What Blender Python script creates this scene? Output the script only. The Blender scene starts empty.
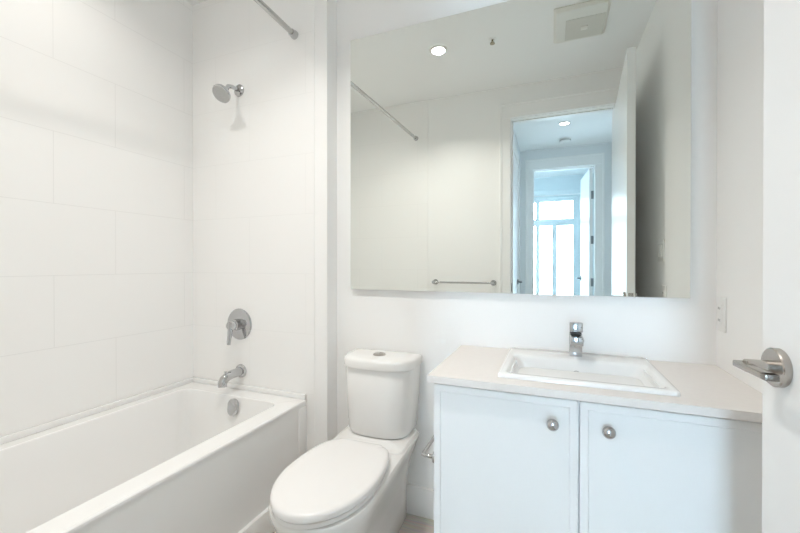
import bpy, bmesh, math
from mathutils import Vector, Matrix

S = bpy.context.scene
COL = S.collection
PI = math.pi

# ------------------------------------------------------------------ camera, world, lights, exposure
cam_d = bpy.data.cameras.new('camera')
cam = bpy.data.objects.new('camera', cam_d)
COL.objects.link(cam)
cam.location = (0, -1.64, 1.148)
cam.rotation_euler = (PI / 2 - 0.0044, 0, 0.3823)
cam_d.sensor_width = 36
cam_d.lens = 377.58 * 36 / 800
cam_d.clip_start = 0.01
S.camera = cam

w = bpy.data.worlds.new('overcast_sky')
S.world = w
w.use_nodes = True
wn = w.node_tree.nodes
bg = wn['Background']
bg.inputs['Color'].default_value = (0.63, 0.82, 1.0, 1)
bg.inputs['Strength'].default_value = 29.0

BATH_W, TUB_W, HALL_W = 8.0, 2.9, 0.8
SPREAD, TUB_SPREAD = math.radians(126), math.radians(140)
EXPO = 0.13

S.view_settings.view_transform = 'Standard'
S.view_settings.look = 'None'
S.view_settings.exposure = EXPO
S.view_settings.gamma = 1
S.view_settings.use_curve_mapping = False
try:
    S.cycles.max_bounces = 24
    S.cycles.diffuse_bounces = 20
    S.cycles.glossy_bounces = 8
    S.cycles.transmission_bounces = 8
    S.cycles.sample_clamp_indirect = 6
    S.cycles.caustics_reflective = True
    S.cycles.use_denoising = True
except Exception:
    pass

CEIL = 2.616
XL, XR = -1.888, 0.535
YT = -0.09          # face of the tub end wall
YF = -1.628          # bathroom face of the front wall
XB = -1.0           # where the tub end wall steps back
XTILE = -1.074


# ------------------------------------------------------------------ materials
def mat(name, col, rough=0.5, metal=0.0, spec=0.5, coat=0.0, noise=0.0, nscale=8, bump=0.0, bscale=200, ior=None):
    m = bpy.data.materials.new(name)
    m.use_nodes = True
    nt = m.node_tree
    b = nt.nodes['Principled BSDF']
    b.inputs['Base Color'].default_value = (*col, 1)
    b.inputs['Roughness'].default_value = rough
    b.inputs['Metallic'].default_value = metal
    b.inputs['Specular IOR Level'].default_value = spec
    b.inputs['Coat Weight'].default_value = coat
    b.inputs['Coat Roughness'].default_value = 0.05
    if noise or bump:
        tc = nt.nodes.new('ShaderNodeTexCoord')
    if noise:
        n = nt.nodes.new('ShaderNodeTexNoise')
        n.inputs['Scale'].default_value = nscale
        n.inputs['Detail'].default_value = 4
        nt.links.new(tc.outputs['Object'], n.inputs['Vector'])
        mx = nt.nodes.new('ShaderNodeMix')
        mx.data_type = 'RGBA'
        mx.inputs['A'].default_value = (*[max(0, c * (1 - noise)) for c in col], 1)
        mx.inputs['B'].default_value = (*[min(1, c * (1 + noise)) for c in col], 1)
        nt.links.new(n.outputs['Fac'], mx.inputs['Factor'])
        nt.links.new(mx.outputs['Result'], b.inputs['Base Color'])
    if bump:
        n2 = nt.nodes.new('ShaderNodeTexNoise')
        n2.inputs['Scale'].default_value = bscale
        nt.links.new(tc.outputs['Object'], n2.inputs['Vector'])
        bp = nt.nodes.new('ShaderNodeBump')
        bp.inputs['Strength'].default_value = bump
        bp.inputs['Distance'].default_value = 0.001
        nt.links.new(n2.outputs['Fac'], bp.inputs['Height'])
        nt.links.new(bp.outputs['Normal'], b.inputs['Normal'])
    return m


def tile_mat(name, axis):
    """large white wall tiles in staggered rows, fine grey joints; axis = coordinate that runs along the wall"""
    m = mat(name, (0.90, 0.895, 0.885), 0.28, spec=0.35)
    nt = m.node_tree
    b = nt.nodes['Principled BSDF']
    L = nt.links.new
    tc = nt.nodes.new('ShaderNodeTexCoord')
    sp = nt.nodes.new('ShaderNodeSeparateXYZ')
    L(tc.outputs['Object'], sp.inputs[0])

    def M(op, a, c=None):
        n = nt.nodes.new('ShaderNodeMath')
        n.operation = op
        for i, v in enumerate((a, c)):
            if v is None:
                continue
            if isinstance(v, (int, float)):
                n.inputs[i].default_value = v
            else:
                L(v, n.inputs[i])
        return n.outputs[0]
    H, W = 0.2955, 0.591
    v = M('DIVIDE', M('ADD', sp.outputs['Z'], -0.513 + 10 * H), H)
    row = M('FLOOR', v)
    par = M('MODULO', row, 2)
    off = 0.5 if axis == 'Y' else 1.478
    u = M('DIVIDE', M('ADD', M('ADD', sp.outputs[axis], off + 10 * W), M('MULTIPLY', par, 0.236)), W)
    fu, fv = M('FRACT', u), M('FRACT', v)
    du = M('MULTIPLY', M('MINIMUM', fu, M('SUBTRACT', 1, fu)), W)
    dv = M('MULTIPLY', M('MINIMUM', fv, M('SUBTRACT', 1, fv)), H)
    line = M('LESS_THAN', M('MINIMUM', du, dv), 0.0013)
    mx = nt.nodes.new('ShaderNodeMix')
    mx.data_type = 'RGBA'
    mx.inputs['A'].default_value = (0.90, 0.895, 0.885, 1)
    mx.inputs['B'].default_value = (0.82, 0.815, 0.805, 1) if axis == 'Y' else (0.855, 0.85, 0.84, 1)
    L(line, mx.inputs['Factor'])
    L(mx.outputs['Result'], b.inputs['Base Color'])
    return m


def plank_mat():
    m = mat('greige_planks', (0.40, 0.36, 0.32), 0.45)
    nt = m.node_tree
    b = nt.nodes['Principled BSDF']
    L = nt.links.new
    tc = nt.nodes.new('ShaderNodeTexCoord')
    br = nt.nodes.new('ShaderNodeTexBrick')
    br.inputs['Color1'].default_value = (0.58, 0.54, 0.49, 1)
    br.inputs['Color2'].default_value = (0.53, 0.49, 0.445, 1)
    br.inputs['Mortar'].default_value = (0.22, 0.2, 0.18, 1)
    br.inputs['Scale'].default_value = 1
    br.inputs['Mortar Size'].default_value = 0.0015
    br.inputs['Brick Width'].default_value = 1.2
    br.inputs['Row Height'].default_value = 0.15
    L(tc.outputs['Object'], br.inputs['Vector'])
    mp = nt.nodes.new('ShaderNodeMapping')
    mp.inputs['Scale'].default_value = (1.5, 18, 1)
    L(tc.outputs['Object'], mp.inputs['Vector'])
    n = nt.nodes.new('ShaderNodeTexNoise')
    n.inputs['Scale'].default_value = 6
    n.inputs['Detail'].default_value = 6
    L(mp.outputs['Vector'], n.inputs['Vector'])
    mx = nt.nodes.new('ShaderNodeMix')
    mx.data_type = 'RGBA'
    mx.blend_type = 'OVERLAY'
    mx.inputs['Factor'].default_value = 0.35
    L(br.outputs['Color'], mx.inputs['A'])
    L(n.outputs['Color'], mx.inputs['B'])
    L(mx.outputs['Result'], b.inputs['Base Color'])
    return m


def emit_mat(name, col, strength):
    m = bpy.data.materials.new(name)
    m.use_nodes = True
    nt = m.node_tree
    b = nt.nodes['Principled BSDF']
    b.inputs['Base Color'].default_value = (0.9, 0.9, 0.9, 1)
    b.inputs['Emission Color'].default_value = (*col, 1)
    b.inputs['Emission Strength'].default_value = strength
    return m


def glass_mat(name):
    m = bpy.data.materials.new(name)
    m.use_nodes = True
    nt = m.node_tree
    nt.nodes.remove(nt.nodes['Principled BSDF'])
    out = nt.nodes['Material Output']
    t = nt.nodes.new('ShaderNodeBsdfTransparent')
    t.inputs['Color'].default_value = (0.96, 0.98, 0.98, 1)
    g = nt.nodes.new('ShaderNodeBsdfGlossy')
    g.inputs['Roughness'].default_value = 0.02
    fr = nt.nodes.new('ShaderNodeFresnel')
    fr.inputs['IOR'].default_value = 1.25
    mx = nt.nodes.new('ShaderNodeMixShader')
    nt.links.new(fr.outputs[0], mx.inputs[0])
    nt.links.new(t.outputs[0], mx.inputs[1])
    nt.links.new(g.outputs[0], mx.inputs[2])
    nt.links.new(mx.outputs[0], out.inputs['Surface'])
    return m


M_ = dict(
    wall=mat('white_wall_paint', (0.90, 0.897, 0.89), 0.6, spec=0.25, bump=0.05, bscale=300),
    ceil=mat('white_ceiling_paint', (0.90, 0.90, 0.893), 0.8, spec=0.2, bump=0.05, bscale=250),
    trim=mat('white_trim_paint', (0.90, 0.897, 0.89), 0.35, spec=0.4, noise=0.01),
    door=mat('white_door_paint', (0.89, 0.89, 0.887), 0.3, spec=0.4, noise=0.01),
    lacq=mat('white_lacquer', (0.87, 0.877, 0.877), 0.35, spec=0.4, noise=0.008),
    porc=mat('white_porcelain', (0.83, 0.823, 0.81), 0.12, spec=0.5, coat=0.4, noise=0.005),
    sinkp=mat('sink_porcelain', (0.88, 0.885, 0.885), 0.08, spec=0.5, coat=0.4, noise=0.004),
    acr=mat('white_acrylic', (0.86, 0.857, 0.85), 0.15, spec=0.5, coat=0.3, noise=0.005),
    seat=mat('white_seat_plastic', (0.82, 0.808, 0.80), 0.22, spec=0.5, noise=0.005),
    quartz=mat('warm_white_quartz', (0.81, 0.77, 0.74), 0.25, spec=0.45, noise=0.03, nscale=60),
    chrome=mat('polished_chrome', (0.55, 0.555, 0.565), 0.06, metal=1, noise=0.02),
    satin=mat('satin_nickel', (0.50, 0.47, 0.44), 0.26, metal=1, noise=0.03, nscale=40),
    brushed=mat('brushed_nickel_rod', (0.55, 0.55, 0.54), 0.22, metal=1, noise=0.02, nscale=40),
    dark=mat('dark_shadow_gap', (0.05, 0.05, 0.05), 0.6, noise=0.02),
    hinge=mat('dark_nickel_hinge', (0.22, 0.24, 0.25), 0.4, metal=0.6, noise=0.05),
    plast=mat('white_plastic', (0.84, 0.835, 0.82), 0.35, spec=0.45, noise=0.006),
    fan=mat('offwhite_fan_plastic', (0.76, 0.745, 0.69), 0.5, noise=0.01),
    fangrille=mat('grey_fan_mesh', (0.64, 0.62, 0.56), 0.7, noise=0.05, nscale=300),
    mirror=mat('silvered_mirror', (0.865, 0.89, 0.86), 0.0, metal=1, noise=0.001),
    medge=mat('mirror_backing', (0.45, 0.47, 0.46), 0.4, noise=0.03),
    grey=mat('grey_nozzle_face', (0.52, 0.52, 0.51), 0.45, metal=0.2, noise=0.08, nscale=350),
    floor=plank_mat(),
    tileY=tile_mat('white_wall_tile_side', 'Y'),
    tileX=tile_mat('white_wall_tile_end', 'X'),
    glass=glass_mat('window_glass'),
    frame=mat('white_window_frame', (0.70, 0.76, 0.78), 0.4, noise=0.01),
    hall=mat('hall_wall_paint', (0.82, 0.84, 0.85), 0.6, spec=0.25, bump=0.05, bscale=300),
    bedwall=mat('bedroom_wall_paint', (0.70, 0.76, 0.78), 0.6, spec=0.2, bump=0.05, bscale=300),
    brass=mat('brass', (0.42, 0.38, 0.28), 0.3, metal=1, noise=0.03),
)


# ------------------------------------------------------------------ mesh helpers
class MB:
    def __init__(s):
        s.bm = bmesh.new()

    def _join(s, b2, mtx=None):
        if mtx is not None:
            b2.transform(mtx)
        me = bpy.data.meshes.new('tmp')
        b2.to_mesh(me)
        b2.free()
        s.bm.from_mesh(me)
        bpy.data.meshes.remove(me)
        return s

    def box(s, x0, x1, y0, y1, z0, z1, bev=0.0, seg=2, mtx=None):
        b = bmesh.new()
        bmesh.ops.create_cube(b, size=1)
        for v in b.verts:
            v.co = Vector(((x0 + x1) / 2 + v.co.x * (x1 - x0), (y0 + y1) / 2 + v.co.y * (y1 - y0), (z0 + z1) / 2 + v.co.z * (z1 - z0)))
        if bev:
            bmesh.ops.bevel(b, geom=b.edges[:], offset=bev, segments=seg, affect='EDGES', profile=0.5)
        return s._join(b, mtx)

    def tube(s, pts, r, n=16, caps=True, mtx=None):
        """sweep a circle along a polyline; r may be a list"""
        pts = [Vector(p) for p in pts]
        rs = r if isinstance(r, (list, tuple)) else [r] * len(pts)
        b = bmesh.new()
        rings = []
        t0 = (pts[1] - pts[0]).normalized()
        up = Vector((0, 0, 1)) if abs(t0.z) < 0.9 else Vector((1, 0, 0))
        nrm = t0.cross(up).normalized()
        for i, p in enumerate(pts):
            if i == 0:
                t = t0
            elif i == len(pts) - 1:
                t = (pts[i] - pts[i - 1]).normalized()
            else:
                t = ((pts[i + 1] - pts[i]).normalized() + (pts[i] - pts[i - 1]).normalized()).normalized()
            nrm = (nrm - t * nrm.dot(t)).normalized()
            bi = t.cross(nrm)
            rings.append([b.verts.new(p + (nrm * math.cos(2 * PI * k / n) + bi * math.sin(2 * PI * k / n)) * rs[i]) for k in range(n)])
        for a, c in zip(rings, rings[1:]):
            for k in range(n):
                b.faces.new((a[k], a[(k + 1) % n], c[(k + 1) % n], c[k]))
        if caps:
            b.faces.new(rings[0][::-1])
            b.faces.new(rings[-1])
        bmesh.ops.recalc_face_normals(b, faces=b.faces)
        return s._join(b, mtx)

    def lathe(s, prof, n=32, mtx=None):
        """profile of (radius, height) around local z"""
        b = bmesh.new()
        rings = []
        for r, z in prof:
            if r < 1e-6:
                rings.append([b.verts.new((0, 0, z))])
            else:
                rings.append([b.verts.new((r * math.cos(2 * PI * k / n), r * math.sin(2 * PI * k / n), z)) for k in range(n)])
        for a, c in zip(rings, rings[1:]):
            for k in range(n):
                k2 = (k + 1) % n
                if len(a) == 1 and len(c) == 1:
                    continue
                if len(a) == 1:
                    b.faces.new((a[0], c[k], c[k2]))
                elif len(c) == 1:
                    b.faces.new((a[k], a[k2], c[0]))
                else:
                    b.faces.new((a[k], a[k2], c[k2], c[k]))
        bmesh.ops.recalc_face_normals(b, faces=b.faces)
        return s._join(b, mtx)

    def loft(s, loops, cap0=True, cap1=True, mtx=None):
        b = bmesh.new()
        rings = [[b.verts.new(p) for p in lp] for lp in loops]
        n = len(rings[0])
        for a, c in zip(rings, rings[1:]):
            for k in range(n):
                b.faces.new((a[k], a[(k + 1) % n], c[(k + 1) % n], c[k]))
        if cap0:
            b.faces.new(rings[0][::-1])
        if cap1:
            b.faces.new(rings[-1])
        bmesh.ops.recalc_face_normals(b, faces=b.faces)
        return s._join(b, mtx)

    def build(s, name, m, parent=None, smooth=35, origin=None):
        me = bpy.data.meshes.new(name)
        if origin is not None:
            s.bm.transform(Matrix.Translation(-Vector(origin)))
        s.bm.to_mesh(me)
        s.bm.free()
        me.materials.append(m)
        if smooth:
            me.shade_smooth()
            me.set_sharp_from_angle(angle=math.radians(smooth))
        o = bpy.data.objects.new(name, me)
        COL.objects.link(o)
        if origin is not None:
            o.location = origin
        if parent is not None:
            o.parent = parent
            if origin is not None:
                o.location = Vector(origin)
        return o


def tag(o, label, cat, group=None):
    o['label'] = label
    o['category'] = cat
    if group:
        o['group'] = group
    return o


def thing(name, label, cat, loc=(0, 0, 0), rz=0, group=None):
    o = bpy.data.objects.new(name, None)
    o.empty_display_size = 0.05
    COL.objects.link(o)
    o.location = loc
    o.rotation_euler = (0, 0, rz)
    return tag(o, label, cat, group)


def struct(o, label=None, cat=None):
    o['kind'] = 'structure'
    if label:
        o['label'] = label
    if cat:
        o['category'] = cat
    return o


def rot_to(d):
    """matrix turning local z onto d"""
    return Vector((0, 0, 1)).rotation_difference(Vector(d).normalized()).to_matrix().to_4x4()


def at(p, d=(0, 0, 1)):
    return Matrix.Translation(Vector(p)) @ rot_to(d)


def rrect(x0, x1, y0, y1, r, z, n=6):
    """rounded rectangle loop, r = radius or four radii (x1y1, x0y1, x0y0, x1y0)"""
    r4 = r if isinstance(r, (list, tuple)) else [r] * 4
    out = []
    for (cx, cy, sx, sy, a0), rr in zip(((x1, y1, -1, -1, 0), (x0, y1, 1, -1, PI / 2), (x0, y0, 1, 1, PI), (x1, y0, -1, 1, 1.5 * PI)), r4):
        for k in range(n + 1):
            a = a0 + PI / 2 * k / n
            out.append((cx + sx * rr + rr * math.cos(a), cy + sy * rr + rr * math.sin(a), z))
    return out


# ------------------------------------------------------------------ room shell
FX0, FX1, FY0, FY1 = -2.0, 1.6, -5.4, 0.12
struct(MB().box(FX0, FX1, FY0, FY1, -0.1, 0).build('floor', M_['floor'], smooth=0), 'pale greige wood-look plank floor under the toilet and vanity', 'floor')
struct(MB().box(FX0, FX1, FY0, FY1, CEIL, CEIL + 0.1).build('ceiling', M_['ceil'], smooth=0), 'flat white painted ceiling seen in the mirror', 'ceiling')
struct(MB().box(XL - 0.12, XL, YF, 0.12, 0, CEIL).build('wall_left', M_['tileY'], smooth=0), 'tiled wall along the length of the bathtub', 'wall')
struct(MB().box(XB, XR + 0.12, 0, 0.12, 0, CEIL).build('wall_back', M_['wall'], smooth=0), 'plain white wall behind toilet, mirror and vanity', 'wall')
struct(MB().box(XL, XTILE, YT, 0.12, 0, CEIL).build('wall_tub_end', M_['tileX'], smooth=0), 'tiled wall holding the tub faucet and shower head', 'wall')
struct(MB().box(XTILE, XB, YT + 0.001, 0.12, 0, CEIL, 0.002).build('wall_tub_return', M_['wall'], smooth=0), 'narrow painted strip of wall between tub tile and toilet', 'wall')
struct(MB().box(XTILE - 0.002, XTILE + 0.003, YT - 0.0012, YT + 0.01, 0, CEIL).build('trim_1', M_['trim'], smooth=0))
struct(MB().box(XR, XR + 0.12, YF, 0, 0, CEIL).build('wall_right', M_['wall'], smooth=0), 'plain white wall at the end of the vanity, beside the open door', 'wall')
# front wall with the doorway
OX0, OX1, OZ = -0.311, 0.432, 2.345
YH = YF - 0.12
fw = MB()
fw.box(-1.028, OX0 - 0.018, YH, YF, 0, CEIL)
fw.box(OX0 - 0.018, OX1 + 0.018, YH, YF, OZ + 0.018, CEIL)
fw.box(OX1 + 0.018, XR + 0.3, YH, YF, 0, CEIL)
struct(fw.build('wall_front', M_['wall'], smooth=0), 'white wall with the doorway, seen in the mirror', 'wall')
struct(MB().box(XL - 0.12, -1.028, YH, YF + 0.007, 0, CEIL).build('wall_front_tile', M_['tileX'], smooth=0), 'tiled wall at the foot of the tub, seen in the mirror', 'wall')


def casing(name, x0, x1, z1, y0, y1, yc, side, wl=0.088, wr=0.088, wt=0.125, th=0.021):
    """jamb lining plus flat casing boards on both faces"""
    m = MB()
    m.box(x0 - 0.018, x0, y0, y1, 0, z1 + 0.018)
    m.box(x1, x1 + 0.018, y0, y1, 0, z1 + 0.018)
    m.box(x0, x1, y0, y1, z1, z1 + 0.018)
    # stop bead
    m.box(x0, x0 + 0.01, yc - 0.012, yc + 0.012, 0, z1)
    m.box(x0, x1, yc - 0.012, yc + 0.012, z1 - 0.01, z1)
    for s, yy in side:
        a, b = (yy, yy + th) if s > 0 else (yy - th, yy)
        m.box(x0 - wl, x0 - 0.004, a, b, 0, z1 + 0.004, 0.002, 1)
        m.box(x1 + 0.004, x1 + wr, a, b, 0, z1 + 0.004, 0.002, 1)
        m.box(x0 - wl, x1 + wr, a, b, z1 + 0.004, z1 + wt, 0.002, 1)
        a, b = (yy, yy + th + 0.009) if s > 0 else (yy - th - 0.009, yy)
        m.box(x0 - wl - 0.004, x0 - wl + 0.016, a, b, 0, z1 + wt + 0.004, 0.003, 2)
        m.box(x1 + wr - 0.016, x1 + wr + 0.004, a, b, 0, z1 + wt + 0.004, 0.003, 2)
        m.box(x0 - wl + 0.016, x1 + wr - 0.016, a, b, z1 + wt - 0.016, z1 + wt + 0.004, 0.003, 2)
    return struct(m.build(name, M_['trim'], smooth=0))


casing('trim_2', OX0, OX1, OZ, YH, YF, YF - 0.055, ((1, YF), (-1, YH)))
MBs = MB().box(OX0 - 0.001, OX0 + 0.0025, YF - 0.045, YF - 0.012, 0.925, 0.995, 0.001)
sp_ = MBs.build('strike_plate', M_['hinge'])
sp_.parent = bpy.data.objects['trim_2']

# hall
HX0, HX1, HYF = -0.385, 0.68, -3.54
struct(MB().box(HX0 - 0.12, HX0, HYF, YH, 0, CEIL).build('wall_hall_left', M_['hall'], smooth=0), 'hall wall holding a closed door, seen in the mirror', 'wall')
struct(MB().box(HX1, HX1 + 0.12, HYF, YH, 0, CEIL).build('wall_hall_right', M_['hall'], smooth=0), 'hall wall opposite the closed door', 'wall')
BX0, BX1, BZ = -0.224, 0.482, 2.36
hf = MB()
HYB = HYF - 0.12
hf.box(-2.0, BX0 - 0.018, HYB, HYF, 0, CEIL)
hf.box(BX0 - 0.018, BX1 + 0.018, HYB, HYF, BZ + 0.018, CEIL)
hf.box(BX1 + 0.018, 1.6, HYB, HYF, 0, CEIL)
struct(hf.build('wall_hall_far', M_['hall'], smooth=0), 'hall wall with the second doorway, deep in the mirror', 'wall')
casing('trim_3', BX0, BX1, BZ, HYB, HYF, HYF - 0.055, ((1, HYF), (-1, HYB)), 0.09, 0.10, 0.13)

# bedroom with the window
BYW = -5.19
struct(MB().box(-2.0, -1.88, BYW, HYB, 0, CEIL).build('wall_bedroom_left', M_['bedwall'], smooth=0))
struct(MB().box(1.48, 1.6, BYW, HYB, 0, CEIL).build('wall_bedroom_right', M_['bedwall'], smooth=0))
WX0, WX1, WZ0, WZ1 = -1.75, 0.385, 0.25, 2.26  # left part is unseen, window widened there to add daylight
bw = MB()
bw.box(-2.0, WX0, BYW - 0.15, BYW, 0, CEIL)
bw.box(WX1, 1.6, BYW - 0.15, BYW, 0, CEIL)
bw.box(WX0, WX1, BYW - 0.15, BYW, 0, WZ0)
bw.box(WX0, WX1, BYW - 0.15, BYW, WZ1, CEIL)
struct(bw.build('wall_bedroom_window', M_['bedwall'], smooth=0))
win = bpy.data.objects.new('window_1', None)
COL.objects.link(win)
win.location = ((WX0 + WX1) / 2, BYW - 0.06, WZ0)
struct(win, 'bright window in the far room, deepest in the mirror', 'window')


def local(mb, name, m, parent, smooth=35):
    """build in world coordinates, then express relative to the parent"""
    o = mb.build(name, m, None, smooth)
    o.parent = parent
    bpy.context.view_layer.update()
    o.matrix_parent_inverse = parent.matrix_world.inverted()
    return o


fr = MB()
fy0, fy1 = BYW - 0.09, BYW - 0.03
fr.box(WX0, WX1, fy0, fy1, WZ1 - 0.05, WZ1)
fr.box(WX0, WX1, fy0, fy1, WZ0, WZ0 + 0.05)
fr.box(WX0, WX0 + 0.04, fy0, fy1, WZ0 + 0.05, WZ1 - 0.05)
fr.box(WX1 - 0.06, WX1, fy0, fy1, WZ0 + 0.05, WZ1 - 0.05)
fr.box(WX0, WX1, fy0 + 0.002, fy1 - 0.002, 1.805, 1.915)
fr.box(0.008, 0.078, fy0 + 0.004, fy1 - 0.004, WZ0, 1.81)
fr.box(-0.255, -0.195, fy0 + 0.006, fy1 - 0.006, WZ0, WZ1)
fr.box(-1.02, -0.95, fy0 + 0.008, fy1 - 0.008, WZ0, WZ1)
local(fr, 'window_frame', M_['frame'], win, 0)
pn = [(WX0 + .04, -1.02, WZ0 + .05, 1.805), (-.95, -.255, WZ0 + .05, 1.805), (-.195, .008, WZ0 + .05, 1.805), (.078, WX1 - .06, WZ0 + .05, 1.805),
      (WX0 + .04, -1.02, 1.915, WZ1 - .05), (-.95, -.255, 1.915, WZ1 - .05), (-.195, WX1 - .06, 1.915, WZ1 - .05)]
for a, b, c, d in pn:
    local(MB().box(a, b, BYW - 0.064, BYW - 0.056, c, d), 'pane', M_['glass'], win, 0)
struct(MB().box(WX0 - 0.03, WX1 + 0.03, BYW - 0.03, BYW + 0.03, WZ0 - 0.025, WZ0, 0.003).build('trim_4', M_['trim']))
rb = thing('roller_blind', 'rolled-up window blind cassette above the bright window in the mirror', 'blind', (-.3, BYW + 0.05, 2.29))
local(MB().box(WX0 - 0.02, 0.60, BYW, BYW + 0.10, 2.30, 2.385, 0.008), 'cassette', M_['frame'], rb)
local(MB().tube([(WX0 + 0.02, BYW + 0.05, 2.305), (0.56, BYW + 0.05, 2.305)], 0.018), 'blind_roll', M_['plast'], rb)

# baseboards
struct(MB().box(XB, -0.35, -0.015, 0, 0, 0.132, 0.003).build('baseboard_back', M_['trim']), 'white baseboard behind the toilet', 'baseboard')
struct(MB().box(XB, XB + 0.013, YT, -0.015, 0, 0.132, 0.003).build('baseboard_return', M_['trim']))
struct(MB().box(-1.117 - 0.02, -1.117 + 0.012, YF, YT - 0.001, 0, 0.116, 0.003).build('baseboard_tub', M_['trim']), 'white baseboard along the foot of the bathtub', 'baseboard')
bbf = MB().box(-1.117, OX0 - 0.09, YF, YF + 0.013, 0, 0.132, 0.003)
struct(bbf.build('baseboard_front', M_['trim']))


# ------------------------------------------------------------------ doors
def lever_set(parent, px, z, side, m, flip=1, name='door_handle'):
    """rose, neck and returning blade on one face; side=+1 left face (local y>0), blade runs to -x (hinge)"""
    y0 = 0.0 if side > 0 else -0.040
    s = side
    h = MB()
    h.lathe([(0, 0), (0.033, 0), (0.034, 0.002), (0.034, 0.011), (0.032, 0.013), (0, 0.013)], 40, at((px, y0, z), (0, s, 0)))
    h.tube([(px, y0 + s * 0.012, z), (px, y0 + s * 0.05, z)], 0.0115, 24)
    ya, yb = sorted((y0 + s * 0.042, y0 + s * 0.062))
    xa, xb = sorted((px + 0.018 * flip, px - 0.084 * flip))
    h.box(xa, xb, ya, yb, z - 0.0055, z + 0.0055, 0.002)
    xa, xb = sorted((px - 0.068 * flip, px - 0.084 * flip))
    ya, yb = sorted((y0 + s * 0.034, y0 + s * 0.062))
    h.box(xa, xb, ya, yb, z - 0.0055, z + 0.0055, 0.002)
    o = h.build(name, m, parent)
    return o


def door_leaf(name, hinge, latch, z1, label, m, lever_m, lever_z, hinges=(), thick=0.04):
    hx, hy = hinge
    d = Vector((latch[0] - hx, latch[1] - hy))
    L = d.length
    o = MB().box(0, L, -thick, 0, 0.012, z1, 0.0015, 1).build(name, m, smooth=0)
    o.location = (hx, hy, 0)
    o.rotation_euler = (0, 0, math.atan2(d.y, d.x))
    struct(o, label, 'door')
    for sd in (1, -1):
        lever_set(o, L - 0.054, lever_z, sd, lever_m)
    lp = MB().box(L - 0.0005, L + 0.0015, -thick + 0.008, -0.008, lever_z - 0.03, lever_z + 0.03, 0.0005, 1)
    lp.box(L, L + 0.008, -0.026, -0.014, lever_z - 0.008, lever_z + 0.008, 0.001, 1)
    lp.build('latch_plate', lever_m, o)
    for hz in hinges:
        hb = MB()
        hb.tube([(-0.008, -thick - 0.004, hz - 0.05), (-0.008, -thick - 0.004, hz + 0.05)], 0.008, 12)
        hb.box(-0.001, 0.001, -thick, -0.004, hz - 0.05, hz + 0.05)
        hb.build('hinge', M_['hinge'], o)
    return o


door_leaf('door_1', (0.430, YF + 0.004), (0.370, -0.721), 2.302, 'open white bathroom door with brushed lever handle, cut by the photo edge', M_['door'], M_['satin'], 0.967, (0.25, 1.2, 2.1))
# bedroom door stands open against the far side; its hinges show on the jamb
bd = MB()
Lb = 0.70
bd.box(0, Lb, -0.04, 0, 0.012, BZ - 0.008, 0.0015, 1)
bdo = bd.build('door_2', M_['door'], smooth=0)
bdo.location = (BX1 - 0.01, HYB - 0.002, 0)
bdo.rotation_euler = (0, 0, math.radians(-94.5))
struct(bdo, 'open white door of the far room, deep in the mirror', 'door')
for sd in (1, -1):
    lever_set(bdo, Lb - 0.06, 0.96, sd, M_['hinge'])
for hz in (0.93, 1.46, 2.02):
    MB().box(-0.004, 0.004, -0.02, 0.055, hz - 0.05, hz + 0.05, 0.001, 1).build('hinge', M_['hinge'], bdo)
# closed door in the hall side wall
d3 = MB().box(HX0 - 0.005, HX0 + 0.006, -3.16, -2.36, 0.012, 2.34, 0.002, 1).build('door_3', M_['door'], smooth=0)
struct(d3, 'closed white door in the hall side wall, seen in the mirror', 'door')
h3 = MB().lathe([(0, 0), (0.03, 0), (0.03, 0.012), (0, 0.012)], 24, at((HX0 + 0.006, -3.085, 0.945), (1, 0, 0)))
h3.tube([(HX0 + 0.012, -3.085, 0.945), (HX0 + 0.06, -3.085, 0.945)], 0.011)
h3.box(HX0 + 0.045, HX0 + 0.062, -3.10, -2.98, 0.937, 0.953, 0.003)
h3.build('door_handle', M_['hinge'], d3)
t5 = MB()
t5.box(HX0, HX0 + 0.016, -3.25, -3.165, 0, 2.345, 0.002, 1)
t5.box(HX0, HX0 + 0.016, -2.355, -2.27, 0, 2.345, 0.002, 1)
t5.box(HX0, HX0 + 0.016, -3.25, -2.27, 2.345, 2.46, 0.002, 1)
struct(t5.build('trim_5', M_['trim'], smooth=0))

# ------------------------------------------------------------------ bathtub
TX0, TX1, TY0, TY1, TZ = XL + 0.001, -1.117, YF + 0.001, YT - 0.001, 0.487
tub = thing('bathtub', 'white alcove bathtub with a flat apron, set between tiled walls', 'bathtub', ((TX0 + TX1) / 2, (TY0 + TY1) / 2, 0))
sh = MB()
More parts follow.
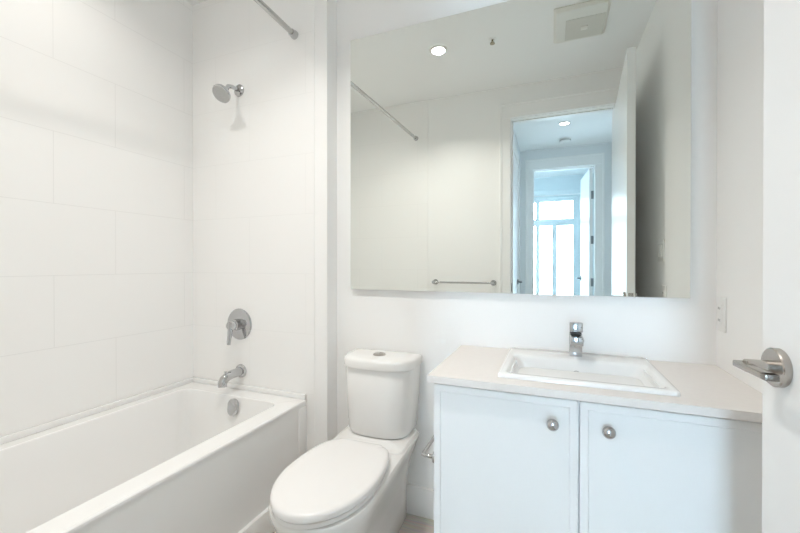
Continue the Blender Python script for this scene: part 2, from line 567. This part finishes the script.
# outer: a box whose room side is the apron; inner basin lofted
n = 8
loops = [rrect(TX0, TX1 - 0.004, TY0, TY1, 0.002, 0.02, n),
         rrect(TX0, TX1 - 0.004, TY0, TY1, 0.002, TZ - 0.012, n),
         rrect(TX0, TX1, TY0, TY1, 0.003, TZ - 0.011, n),
         rrect(TX0 + 0.002, TX1 - 0.001, TY0 + 0.002, TY1 - 0.002, 0.004, TZ - 0.004, n),
         rrect(TX0 + 0.006, TX1 - 0.006, TY0 + 0.006, TY1 - 0.006, 0.006, TZ, n)]
ix0, ix1, iy0, iy1 = -1.818, -1.212, YF + 0.10, -0.192
R = 0.045
loops += [rrect(ix0 - 0.008, ix1 + 0.008, iy0 - 0.008, iy1 + 0.008, R + 0.008, TZ, n),
          rrect(ix0 - 0.003, ix1 + 0.003, iy0 - 0.003, iy1 + 0.003, R + 0.003, TZ - 0.003, n),
          rrect(ix0, ix1, iy0, iy1, R, TZ - 0.011, n),
          rrect(ix0 + 0.012, ix1 - 0.012, iy0 + 0.05, iy1 - 0.012, R, TZ - 0.12, n),
          rrect(ix0 + 0.028, ix1 - 0.028, iy0 + 0.13, iy1 - 0.03, R + 0.01, TZ - 0.28, n),
          rrect(ix0 + 0.045, ix1 - 0.045, iy0 + 0.18, iy1 - 0.05, R + 0.02, TZ - 0.35, n),
          rrect(ix0 + 0.09, ix1 - 0.09, iy0 + 0.24, iy1 - 0.10, R + 0.02, TZ - 0.375, n),
          rrect(ix0 + 0.2, ix1 - 0.2, iy0 + 0.5, iy1 - 0.3, 0.05, TZ - 0.38, n)]
sh.loft(loops)
# end post of the apron near the faucet wall
sh.box(TX1 - 0.03, TX1 + 0.001, TY1 - 0.06, TY1, 0.117, TZ - 0.03, 0.004)
local(sh, 'shell', M_['acr'], tub, 30)
fl = MB()
fl.box(TX0, TX0 + 0.012, TY0, TY1, TZ, 0.513, 0.003)
fl.box(TX0, TX1 - 0.002, TY1 - 0.012, TY1, TZ, 0.513, 0.003)
fl.box(TX0, TX1 - 0.002, TY0, TY0 + 0.012, TZ, 0.513, 0.003)
local(fl, 'rim_flange', M_['acr'], tub)
ov = MB()
dirn = Vector((0, -1, 0.12)).normalized()
ovm = Matrix.Translation(Vector((-1.474, iy1 - 0.008, 0.437))) @ Matrix.Rotation(math.radians(90 - 7), 4, 'X')
ov.loft([rrect(-0.030, 0.030, -0.041, 0.041, 0.028, 0, 8), rrect(-0.030, 0.030, -0.041, 0.041, 0.028, 0.012, 8), rrect(-0.023, 0.023, -0.035, 0.035, 0.022, 0.016, 8)], mtx=ovm)
local(ov, 'overflow_plate', M_['chrome'], tub)
dr = MB().lathe([(0, 0.004), (0.02, 0.005), (0.034, 0.002), (0.036, 0)], 28, at((-1.515, -0.42, TZ - 0.378)))
local(dr, 'drain', M_['chrome'], tub)

# tub spout
spt = thing('tub_spout', 'chrome tub spout low on the tiled wall, above the tub rim', 'faucet', (-1.533, YT, 0.575))
local(MB().lathe([(0, 0), (0.034, 0), (0.036, 0.003), (0.034, 0.01), (0.026, 0.014), (0, 0.014)], 32, at((-1.533, YT, 0.584), (0, -1, 0))), 'flange', M_['chrome'], spt)
local(MB().tube([(-1.533, YT - 0.01, 0.584), (-1.533, YT - 0.068, 0.582), (-1.533, YT - 0.095, 0.579), (-1.533, YT - 0.116, 0.568), (-1.533, YT - 0.126, 0.552), (-1.533, YT - 0.128, 0.535)],
                [0.0235, 0.0225, 0.0225, 0.0225, 0.0215, 0.0205], 24), 'spout', M_['chrome'], spt)
local(MB().tube([(-1.533, YT - 0.108, 0.590), (-1.533, YT - 0.108, 0.608)], [0.004, 0.006], 12), 'diverter_knob', M_['chrome'], spt)

# shower valve
vl = thing('shower_valve', 'round chrome shower valve with lever handle, midway on the tiled wall', 'valve', (-1.545, YT, 0.832))
local(MB().lathe([(0, 0), (0.082, 0), (0.083, 0.003), (0.078, 0.009), (0.05, 0.013), (0, 0.014)], 48, at((-1.545, YT, 0.832), (0, -1, 0))), 'escutcheon', M_['chrome'], vl)
hd = MB()
hd.lathe([(0, 0), (0.030, 0), (0.029, 0.03), (0.024, 0.034), (0.024, 0.055), (0.021, 0.06), (0, 0.06)], 32, at((-1.545, YT - 0.012, 0.832), (0, -1, 0)))
hd.tube([(-1.545, YT - 0.060, 0.850), (-1.546, YT - 0.066, 0.80), (-1.547, YT - 0.074, 0.735)], [0.015, 0.0125, 0.009], 16)
local(hd, 'handle', M_['chrome'], vl)

# shower head
shw = thing('fixed_shower', 'chrome shower head on a short arm, high on the tiled wall', 'shower', (-1.545, YT, 2.075))
local(MB().lathe([(0, 0), (0.032, 0), (0.031, 0.006), (0.018, 0.014), (0, 0.014)], 32, at((-1.545, YT, 2.075), (0, -1, 0))), 'flange', M_['chrome'], shw)
local(MB().tube([(-1.545, YT, 2.075), (-1.545, YT - 0.05, 2.074), (-1.545, YT - 0.075, 2.066), (-1.538, YT - 0.10, 2.033)], 0.0105, 16), 'arm', M_['chrome'], shw)
hdir = Vector((0.04, -0.62, -0.62)).normalized()
hp = Vector((-1.538, YT - 0.096, 2.036))
he = MB().lathe([(0, 0), (0.014, 0), (0.017, 0.010), (0.022, 0.018), (0.034, 0.028), (0.045, 0.037), (0.0465, 0.046), (0.044, 0.049), (0, 0.049)], 40, at(hp, hdir))
local(he, 'head', M_['chrome'], shw)
fc = MB().lathe([(0, 0.004), (0.040, 0.004), (0.043, 0.0), (0, 0)], 40, at(hp + hdir * 0.0485, hdir))
for rr, cnt in ((0.012, 6), (0.024, 12), (0.034, 16)):
    for k in range(cnt):
        a = 2 * PI * k / cnt
        fc.lathe([(0.0024, 0), (0.0018, 0.003), (0, 0.003)], 6, at(hp + hdir * 0.0522, hdir) @ Matrix.Translation((rr * math.cos(a), rr * math.sin(a), 0)))
local(fc, 'nozzle_face', M_['grey'], shw)

# curtain rod
RX, RZ = -1.186, 2.288
rod = thing('shower_curtain_rod', 'bare chrome shower curtain rod running over the tub edge', 'curtain rod', (RX, (YF + YT) / 2, RZ))
RXF = -1.138
local(MB().tube([(RXF, YF + 0.007, RZ), (RX, YT, RZ)], 0.0125, 20), 'rod', M_['brushed'], rod)
for xx, yy, s in ((RX, YT, -1), (RXF, YF + 0.007, 1)):
    local(MB().lathe([(0, 0), (0.021, 0), (0.021, 0.010), (0.018, 0.016), (0.017, 0.03), (0.0126, 0.031), (0, 0.031)], 28, at((xx, yy, RZ), (0, s, 0))), 'flange', M_['chrome'], rod)

# ------------------------------------------------------------------ toilet
TC = -0.708
toi = thing('toilet', 'white two-piece skirted toilet with closed lid, beside the bathtub', 'toilet', (TC, -0.4, 0))


def bowl_loop(z, hw, yb, yf, hb=None, n=40, p=2.3):
    """D-shaped section: rounded nose at yf, squarer back at yb"""
    hb = hw if hb is None else hb
    ym = yf + 1.28 * hw
    out = []
    for k in range(n + 1):                      # nose from +x round to -x
        a = PI * k / n
        c, s = math.cos(a), math.sin(a)
        out.append((TC + hw * (1 if c > 0 else -1) * abs(c) ** (2 / p), ym - (ym - yf) * abs(s) ** (2 / p), z))
    out = out[::1]
    m = 10
    for k in range(1, m):                       # left side back
        t = k / m
        e = t * t * (3 - 2 * t)
        out.append((TC - hw - (hb - hw) * e, ym + (yb - 0.02 - ym) * t, z))
    for a in range(0, 5):
        ang = PI + -PI / 2 * a / 4
        out.append((TC - hb + 0.02 + 0.02 * math.cos(ang), yb - 0.02 + 0.02 * math.sin(ang), z))
    for a in range(0, 5):
        ang = PI / 2 - PI / 2 * a / 4
        out.append((TC + hb - 0.02 + 0.02 * math.cos(ang), yb - 0.02 + 0.02 * math.sin(ang), z))
    for k in range(1, m):
        t = 1 - k / m
        e = t * t * (3 - 2 * t)
        out.append((TC + hw + (hb - hw) * e, ym + (yb - 0.02 - ym) * t, z))
    return out


bl = MB()
bl.loft([bowl_loop(0.0, 0.105, -0.03, -0.60, 0.098), bowl_loop(0.01, 0.109, -0.03, -0.61, 0.102), bowl_loop(0.10, 0.111, -0.03, -0.62, 0.100), bowl_loop(0.20, 0.121, -0.03, -0.665, 0.105),
         bowl_loop(0.28, 0.137, -0.03, -0.712, 0.122), bowl_loop(0.34, 0.156, -0.03, -0.742, 0.146), bowl_loop(0.375, 0.165, -0.03, -0.756, 0.158),
         bowl_loop(0.395, 0.168, -0.03, -0.760, 0.164), bowl_loop(0.402, 0.165, -0.032, -0.757, 0.162), bowl_loop(0.404, 0.155, -0.04, -0.746, 0.152)])
local(bl, 'bowl', M_['porc'], toi, 40)
# raised deck under the tank and seat hinge
dk = MB()
dk.loft([rrect(TC - 0.160, TC + 0.160, -0.285, -0.032, 0.03, 0.400), rrect(TC - 0.159, TC + 0.159, -0.282, -0.033, 0.03, 0.408), rrect(TC - 0.154, TC + 0.154, -0.276, -0.038, 0.03, 0.413)])
local(dk, 'tank_deck', M_['porc'], toi, 40)


def seat_loop(z, s=0.0):
    """elongated oval, cut straight at the hinge end; s = inset"""
    hw, yf, yb = 0.166 - s, -0.775 + s, -0.300 - s
    yc = -0.535
    out = []
    n = 30
    for k in range(n + 1):
        a = PI * k / n
        out.append((TC + hw * math.cos(a), yc - (yc - yf) * math.sin(a), z))
    hbk = 0.098 - s
    for k in range(1, 14):
        t = k / 14
        x = hw + (hbk - hw) * (1 - math.cos(t * PI / 2)) ** 1.0
        out.append((TC - x, yc + (yb - 0.012 - yc) * math.sin(t * PI / 2) ** 1.0, z))
    for k in range(0, 5):
        ang = PI - PI / 2 * k / 4
        out.append((TC - hbk + 0.015 + 0.015 * math.cos(ang), yb - 0.012 + 0.012 * math.sin(ang), z))
    for k in range(0, 5):
        ang = PI / 2 - PI / 2 * k / 4
        out.append((TC + hbk - 0.015 + 0.015 * math.cos(ang), yb - 0.012 + 0.012 * math.sin(ang), z))
    for k in range(13, 0, -1):
        t = k / 14
        x = hw + (hbk - hw) * (1 - math.cos(t * PI / 2)) ** 1.0
        out.append((TC + x, yc + (yb - 0.012 - yc) * math.sin(t * PI / 2) ** 1.0, z))
    return out


local(MB().loft([seat_loop(0.406, 0.010), seat_loop(0.408, 0.005), seat_loop(0.420, 0.004), seat_loop(0.423, 0.008)]), 'seat', M_['seat'], toi, 40)
local(MB().loft([seat_loop(0.4245, 0.004), seat_loop(0.427, 0.0), seat_loop(0.440, 0.0), seat_loop(0.446, 0.004), seat_loop(0.449, 0.012), seat_loop(0.450, 0.03)]), 'seat_lid', M_['seat'], toi, 40)
for sx in (-0.07, 0.07):
    hg = MB()
    hg.tube([(TC + sx - 0.022, -0.300, 0.425), (TC + sx + 0.022, -0.300, 0.425)], 0.010, 14)
    local(hg, 'seat_hinge', M_['seat'], toi)


def tank_loop(z, hw, yb, yside, yfront, n=40, p=2.9):
    """D-shaped section: flat back, gently bowed front with rounded corners"""
    out = []
    for k in range(n + 1):
        a = PI * k / n
        c, si = math.cos(a), math.sin(a)
        out.append((TC + hw * (1 if c > 0 else -1) * abs(c) ** (2 / p), yside - (yside - yfront) * abs(si) ** (2 / p), z))
    for k in range(0, 5):
        a = PI - PI / 2 * k / 4
        out.append((TC - hw + 0.012 + 0.012 * math.cos(a), yb - 0.012 + 0.012 * math.sin(a), z))
    for k in range(0, 5):
        a = PI / 2 - PI / 2 * k / 4
        out.append((TC + hw - 0.012 + 0.012 * math.cos(a), yb - 0.012 + 0.012 * math.sin(a), z))
    return out


tk = MB().loft([tank_loop(0.4135, 0.128, -0.045, -0.08, -0.185), tank_loop(0.418, 0.139, -0.032, -0.08, -0.198), tank_loop(0.432, 0.146, -0.026, -0.08, -0.205),
                tank_loop(0.56, 0.155, -0.020, -0.08, -0.208), tank_loop(0.698, 0.161, -0.018, -0.08, -0.208), tank_loop(0.7035, 0.157, -0.020, -0.08, -0.204)])
local(tk, 'tank', M_['porc'], toi, 40)
TL = [tank_loop(0.705, 0.163, -0.014, -0.08, -0.211), tank_loop(0.707, 0.168, -0.012, -0.08, -0.217), tank_loop(0.734, 0.169, -0.012, -0.08, -0.218),
      tank_loop(0.742, 0.165, -0.015, -0.08, -0.214), tank_loop(0.7465, 0.155, -0.022, -0.08, -0.204), tank_loop(0.748, 0.135, -0.035, -0.08, -0.185)]
tl = local(MB().loft(TL), 'tank_lid', M_['porc'], toi, 50)
fb = MB().lathe([(0, 0.0), (0.028, 0.0), (0.028, 0.004), (0.025, 0.006), (0.0, 0.0055)], 32, at((TC - 0.004, -0.112, 0.748)))
fb.box(TC - 0.005, TC - 0.003, -0.136, -0.088, 0.7525, 0.7545)
o = fb.build('flush_button', M_['satin'], None)
o.parent = tl
bpy.context.view_layer.update()
o.matrix_parent_inverse = tl.matrix_world.inverted()
# side bolt caps
cp = MB()
cp.lathe([(0, 0), (0.008, 0), (0.007, 0.004), (0, 0.005)], 14, at((TC + 0.159, -0.11, 0.385), (1, 0, 0)))
local(cp, 'bolt_cap', M_['chrome'], toi)

# it stands a touch askew, nose towards the vanity
toi.location = Matrix.Translation((TC, -0.104, 0)) @ Matrix.Rotation(math.radians(2.0), 4, 'Z') @ Vector((0, -0.3, 0))
toi.rotation_euler = (0, 0, math.radians(2.0))

# ------------------------------------------------------------------ vanity
VX0, VX1, VYF, CT = -0.352, XR - 0.001, -0.475, 0.796
van = thing('vanity_cabinet', 'white two-door vanity cabinet under the pale countertop', 'cabinet', ((VX0 + VX1) / 2, -0.24, 0))
vb = MB()
vb.box(VX0, VX0 + 0.018, VYF + 0.021, -0.001, 0.0, 0.7725)
vb.box(VX1 - 0.018, VX1, VYF + 0.021, -0.001, 0.0, 0.7725)
vb.box(VX0 + 0.018, VX1 - 0.018, -0.02, -0.001, 0.1, 0.6)
vb.box(VX0 + 0.018, VX1 - 0.018, VYF + 0.021, -0.02, 0.10, 0.118)
vb.box(VX0 + 0.018, VX1 - 0.018, VYF + 0.07, VYF + 0.088, 0.0, 0.10)
vb.box(VX0 + 0.018, VX1 - 0.018, VYF + 0.021, VYF + 0.039, 0.70, 0.7725)
vb.box(0.062, 0.080, VYF + 0.021, VYF + 0.039, 0.118, 0.70)
local(vb, 'body', M_['lacq'], van, 0)


def vdoor(x0, x1, kx, kz):
    z0, z1 = 0.105, 0.7655
    d = MB()
    g = 0.020
    y0, y1 = VYF, VYF + 0.020
    # slab with a thin raised lip framing a slightly recessed panel
    lo = [[(x0, y1, z0), (x1, y1, z0), (x1, y1, z1), (x0, y1, z1)],
          [(x0, y0 + 0.001, z0), (x1, y0 + 0.001, z0), (x1, y0 + 0.001, z1), (x0, y0 + 0.001, z1)]]

    def rc(i, y):
        return [(x0 + i, y, z0 + i), (x1 - i, y, z0 + i), (x1 - i, y, z1 - i), (x0 + i, y, z1 - i)]
    lo += [rc(0.001, y0), rc(g, y0), rc(g + 0.003, y0 + 0.003)]
    d.loft(lo)
    o = local(d, 'door', M_['lacq'], van, 0)
    k = MB()
    km = at((kx, y0 + 0.003, kz), (0, -1, 0))
    k.lathe([(0, 0), (0.008, 0), (0.0065, 0.006), (0.0065, 0.012), (0.011, 0.014), (0.0155, 0.018), (0.0168, 0.023), (0.0158, 0.028), (0.0125, 0.0325), (0.0075, 0.035), (0, 0.036)], 32, km)
    kk = k.build('knob', M_['chrome'], None)
    kk.parent = o
    bpy.context.view_layer.update()
    kk.matrix_parent_inverse = o.matrix_world.inverted()
    return o


vdoor(VX0 + 0.001, 0.0690, 0.003, 0.697)
vdoor(0.0735, VX1 - 0.001, 0.143, 0.699)

# countertop with sink cut-out
SX0, SX1, SY0, SY1 = -0.158, 0.321, -0.432, -0.022
ctp = MB()
cx0, cx1, cy0, cy1 = -0.368, XR - 0.0005, -0.4915, -0.0005
q = 0.03
zb = 0.7735
for (a, b, c, d) in ((cx0, cx1, cy0, SY0 + q), (cx0, cx1, SY1 - q, cy1), (cx0, SX0 + q, SY0 + q, SY1 - q), (SX1 - q, cx1, SY0 + q, SY1 - q)):
    ctp.box(a, b, c, d, zb, CT)
bmesh.ops.remove_doubles(ctp.bm, verts=ctp.bm.verts, dist=1e-5)
tag(ctp.build('countertop', M_['quartz'], smooth=0), 'warm white stone countertop on the vanity cabinet', 'countertop')

sk = thing('sink', 'white rectangular drop-in sink set in the countertop', 'sink', ((SX0 + SX1) / 2, (SY0 + SY1) / 2, CT))
n = 6
bx0, bx1, by0, by1 = -0.132, 0.295, -0.402, -0.145
sl = [rrect(SX0 + q + 0.012, SX1 - q - 0.012, SY0 + q + 0.012, SY1 - q - 0.012, 0.03, CT - 0.03, n),
      rrect(SX0 + q + 0.005, SX1 - q - 0.005, SY0 + q + 0.005, SY1 - q - 0.005, 0.03, CT + 0.0005, n),
      rrect(SX0, SX1, SY0, SY1, 0.014, CT + 0.0005, n), rrect(SX0, SX1, SY0, SY1, 0.014, CT + 0.008, n),
      rrect(SX0 + 0.002, SX1 - 0.002, SY0 + 0.002, SY1 - 0.002, 0.014, CT + 0.0115, n), rrect(SX0 + 0.006, SX1 - 0.006, SY0 + 0.006, SY1 - 0.006, 0.012, CT + 0.013, n),
      rrect(bx0 - 0.006, bx1 + 0.006, by0 - 0.006, by1 + 0.006, 0.028, CT + 0.0125, n), rrect(bx0 - 0.001, bx1 + 0.001, by0 - 0.001, by1 + 0.001, 0.026, CT + 0.010, n),
      rrect(bx0 + 0.005, bx1 - 0.005, by0 + 0.004, by1 - 0.004, 0.026, CT - 0.0, n),
      rrect(bx0 + 0.022, bx1 - 0.022, by0 + 0.012, by1 - 0.010, 0.035, CT - 0.03, n), rrect(bx0 + 0.046, bx1 - 0.046, by0 + 0.024, by1 - 0.018, 0.042, CT - 0.06, n), rrect(bx0 + 0.072, bx1 - 0.072, by0 + 0.042, by1 - 0.034, 0.045, CT - 0.085, n),
      rrect(bx0 + 0.10, bx1 - 0.10, by0 + 0.07, by1 - 0.06, 0.04, CT - 0.094, n), rrect(bx0 + 0.18, bx1 - 0.18, by0 + 0.11, by1 - 0.11, 0.012, CT - 0.096, n)]
local(MB().loft(sl), 'basin', M_['sinkp'], sk, 40)
local(MB().lathe([(0, 0.006), (0.018, 0.007), (0.022, 0.003), (0.030, 0.003), (0.032, 0)], 28, at((0.082, -0.265, CT - 0.0955))), 'drain', M_['chrome'], sk)
local(MB().lathe([(0, 0.002), (0.008, 0.002), (0.012, 0.004), (0.014, 0)], 22, at((0.082, by1 - 0.012, CT - 0.04), (0, -1, 0.2))), 'overflow_ring', M_['chrome'], sk)

# faucet
FXc, FZ = 0.0825, CT + 0.0125
fa = thing('basin_faucet', 'square chrome single-lever faucet at the back of the sink', 'faucet', (FXc, -0.08, FZ))
local(MB().box(FXc - 0.0215, FXc + 0.0215, -0.108, -0.06, FZ, FZ + 0.086, 0.003), 'body', M_['chrome'], fa)
spm = MB().box(FXc - 0.0205, FXc + 0.0205, -0.185, -0.104, FZ + 0.055, FZ + 0.085, 0.003)
spm.lathe([(0, 0), (0.011, 0), (0.011, 0.006), (0, 0.006)], 20, at((FXc, -0.168, FZ + 0.050)))
local(spm, 'spout', M_['chrome'], fa)
lm = Matrix.Translation(Vector((FXc, -0.084, FZ + 0.0915))) @ Matrix.Rotation(math.radians(-5), 4, 'X')
lv = MB().box(-0.0215, 0.0215, -0.060, 0.024, 0.0, 0.034, 0.003, mtx=lm)
local(lv, 'lever', M_['chrome'], fa)
local(MB().box(FXc - 0.019, FXc + 0.019, -0.106, -0.062, FZ + 0.084, FZ + 0.093), 'lever_gap_shade', M_['dark'], fa)  # near-black colour paints the shaded gap between body and lever
pr = MB().tube([(FXc + 0.015, -0.052, FZ + 0.0), (FXc + 0.026, -0.052, FZ + 0.048)], 0.0025, 10)
pr.lathe([(0, 0), (0.006, 0), (0.006, 0.010), (0, 0.012)], 14, at((FXc + 0.026, -0.052, FZ + 0.046)))
local(pr, 'popup_rod', M_['chrome'], fa)

# paper holder on the vanity's side
tp = thing('toilet_paper_holder', 'empty chrome paper holder on the cabinet side, beside the toilet', 'paper holder', (VX0, -0.38, 0.52))
BXp = -0.396
local(MB().tube([(VX0, -0.455, 0.520), (BXp + 0.008, -0.455, 0.520), (BXp, -0.450, 0.520), (BXp, -0.30, 0.520)], 0.0065, 14), 'bar', M_['chrome'], tp)
for yy in (-0.455,):
    local(MB().lathe([(0, 0), (0.018, 0), (0.018, 0.006), (0.008, 0.010), (0, 0.010)], 24, at((VX0, yy, 0.52), (-1, 0, 0))), 'mount', M_['chrome'], tp)

# ------------------------------------------------------------------ mirror
mx0, mx1, mz0, mz1, MT = -0.911, 0.4545, 1.0298, 2.2390, 0.020
mi = thing('wall_mirror', 'large frameless mirror on the wall above the toilet and sink', 'mirror', ((mx0 + mx1) / 2, 0, mz0))
local(MB().box(mx0 + 0.004, mx1 - 0.004, -MT + 0.005, -0.0005, mz0 + 0.004, mz1 - 0.004), 'backing', M_['medge'], mi, 0)
local(MB().box(mx0, mx1, -MT, -MT + 0.005, mz0, mz1), 'glass', M_['mirror'], mi, 0)

# ------------------------------------------------------------------ towel bar on the front wall
tb = thing('towel_bar', 'chrome towel bar on the wall beside the doorway, seen in the mirror', 'towel bar', (-0.69, YF, 0.995))
TBY = YF + 0.065
local(MB().tube([(-0.961, TBY, 0.997), (-0.448, TBY, 0.997)], 0.008, 16), 'bar', M_['chrome'], tb)
for xx in (-0.956, -0.453):
    pm = MB().lathe([(0, 0), (0.024, 0), (0.024, 0.006), (0.012, 0.012), (0.011, 0.055), (0.014, 0.06), (0.014, 0.078), (0.010, 0.082), (0, 0.082)], 24, at((xx, YF, 0.997), (0, 1, 0)))
    local(pm, 'post', M_['chrome'], tb)


# ------------------------------------------------------------------ wall plates
def plate(name, label, cat, y, z, ny, nz, kind):
    p = thing(name, label, cat, (XR, y, z))
    local(MB().box(XR - 0.006, XR - 0.0002, y - ny / 2, y + ny / 2, z - nz / 2, z + nz / 2, 0.002), 'cover_plate', M_['plast'], p)
    if kind == 'outlet':
        local(MB().box(XR - 0.0085, XR - 0.005, y - 0.0165, y + 0.0165, z - 0.034, z + 0.034, 0.001), 'receptacle', M_['plast'], p)
        for dz in (-0.02, 0.02):
            for dy in (-0.006, 0.006):
                s = MB().box(XR - 0.009, XR - 0.0082, y + dy - 0.001, y + dy + 0.001, z + dz - 0.004, z + dz + 0.004)
                local(s, 'slot', M_['dark'], p, 0)
    else:
        for dy in (-0.023, 0.023):
            local(MB().box(XR - 0.0068, XR - 0.005, y + dy - 0.0185, y + dy + 0.0185, z - 0.035, z + 0.035), 'rocker_gap_shade', M_['medge'], p, 0)  # grey box paints the shaded gap around each rocker
            local(MB().box(XR - 0.013, XR - 0.005, y + dy - 0.0165, y + dy + 0.0165, z - 0.033, z + 0.033, 0.002, mtx=None), 'rocker', M_['plast'], p)
    return p


plate('wall_outlet', 'white outlet plate at the wall corner, above the countertop end', 'outlet', -0.0495, 0.981, 0.073, 0.116, 'outlet')
plate('light_switch', 'white double rocker switch plate seen in the mirror beside the open door', 'switch', -0.75, 1.222, 0.118, 0.112, 'switch')
plate('wall_outlet', 'white outlet plate below the double switch, cut by the mirror bottom', 'outlet', -0.69, 0.985, 0.073, 0.116, 'outlet')


# ------------------------------------------------------------------ ceiling fittings
def downlight(x, y, label, power, col, r=0.043, estr=14, spread=None):
    d = thing('ceiling_light', label, 'ceiling light', (x, y, CEIL))
    local(MB().lathe([(r, -0.001), (r + 0.002, -0.006), (r + 0.014, -0.005), (r + 0.018, 0)], 40, at((x, y, CEIL))), 'trim_ring', M_['plast'], d)
    local(MB().lathe([(0, -0.003), (r * 0.9, -0.003), (r, -0.001), (0, 0)], 40, at((x, y, CEIL))), 'lens', emit_mat('lamp_lens', col, estr), d)
    L = bpy.data.lights.new('lamp', 'AREA')
    L.shape = 'DISK'
    L.size = 2 * r
    L.spread = spread or SPREAD
    L.energy = power
    L.color = col
    lo_ = bpy.data.objects.new('lamp', L)
    COL.objects.link(lo_)
    lo_.location = (0, 0, -0.008)
    lo_.parent = d
    return d


downlight(-0.722, -0.899, 'lit round recessed ceiling light over the bathroom floor, in the mirror', BATH_W, (1.0, 0.955, 0.90))
downlight(-1.445, -0.85, 'round recessed ceiling light above the bathtub', TUB_W, (1.0, 0.955, 0.90), spread=TUB_SPREAD)
downlight(0.118, -2.675, 'lit round recessed light in the hall ceiling, through the doorway in the mirror', HALL_W, (1.0, 0.97, 0.93))

sd = thing('smoke_detector', 'round white detector on the hall ceiling, in the mirror past the hall light', 'smoke detector', (0.143, -3.22, CEIL))
local(MB().lathe([(0, -0.034), (0.04, -0.034), (0.056, -0.026), (0.062, -0.008), (0.062, 0), (0, 0)], 36, at((0.143, -3.22, CEIL))), 'housing', M_['plast'], sd)
local(MB().lathe([(0.0575, -0.022), (0.0585, -0.014), (0.0625, -0.0135), (0.062, -0.022)], 36, at((0.143, -3.22, CEIL))), 'vent_ring', M_['medge'], sd)

spk = thing('fire_sprinkler', 'small brass sprinkler head on the bathroom ceiling, in the mirror', 'sprinkler', (-0.361, -0.909, CEIL))
local(MB().lathe([(0, -0.004), (0.018, -0.004), (0.026, -0.001), (0.026, 0), (0, 0)], 28, at((-0.361, -0.909, CEIL))), 'escutcheon', M_['plast'], spk)
fm = MB().lathe([(0, -0.018), (0.006, -0.016), (0.006, 0), (0, 0)], 16, at((-0.361, -0.909, CEIL)))
for sx in (-1, 1):
    fm.tube([(-0.361 + sx * 0.007, -0.909, CEIL - 0.016), (-0.361 + sx * 0.011, -0.909, CEIL - 0.021), (-0.361 + sx * 0.002, -0.909, CEIL - 0.028)], 0.002, 8)
local(fm, 'frame', M_['brass'], spk)
local(MB().lathe([(0, -0.031), (0.016, -0.030), (0.016, -0.028), (0, -0.027)], 20, at((-0.361, -0.909, CEIL))), 'deflector', M_['brass'], spk)

fx0, fx1, fy0, fy1 = 0.008, 0.305, -1.095, -0.742
ef = thing('exhaust_fan', 'square off-white exhaust fan cover on the ceiling, in the mirror', 'exhaust fan', ((fx0 + fx1) / 2, (fy0 + fy1) / 2, CEIL))
local(MB().loft([rrect(fx0, fx1, fy0, fy1, 0.012, CEIL - 0.0005), rrect(fx0, fx1, fy0, fy1, 0.012, CEIL - 0.008), rrect(fx0 + 0.015, fx1 - 0.015, fy0 + 0.015, fy1 - 0.015, 0.012, CEIL - 0.022)]), 'cover', M_['fan'], ef)
gx0, gx1, gy0, gy1 = 0.075, 0.288, -1.065, -0.850
local(MB().box(gx0, gx1, gy0, gy1, CEIL - 0.024, CEIL - 0.020, 0.001), 'grille', M_['fangrille'], ef, 0)
local(MB().box((gx0 + gx1) / 2 - 0.02, (gx0 + gx1) / 2 + 0.02, (gy0 + gy1) / 2 - 0.02, (gy0 + gy1) / 2 + 0.02, CEIL - 0.027, CEIL - 0.023, 0.002), 'badge', M_['fan'], ef)
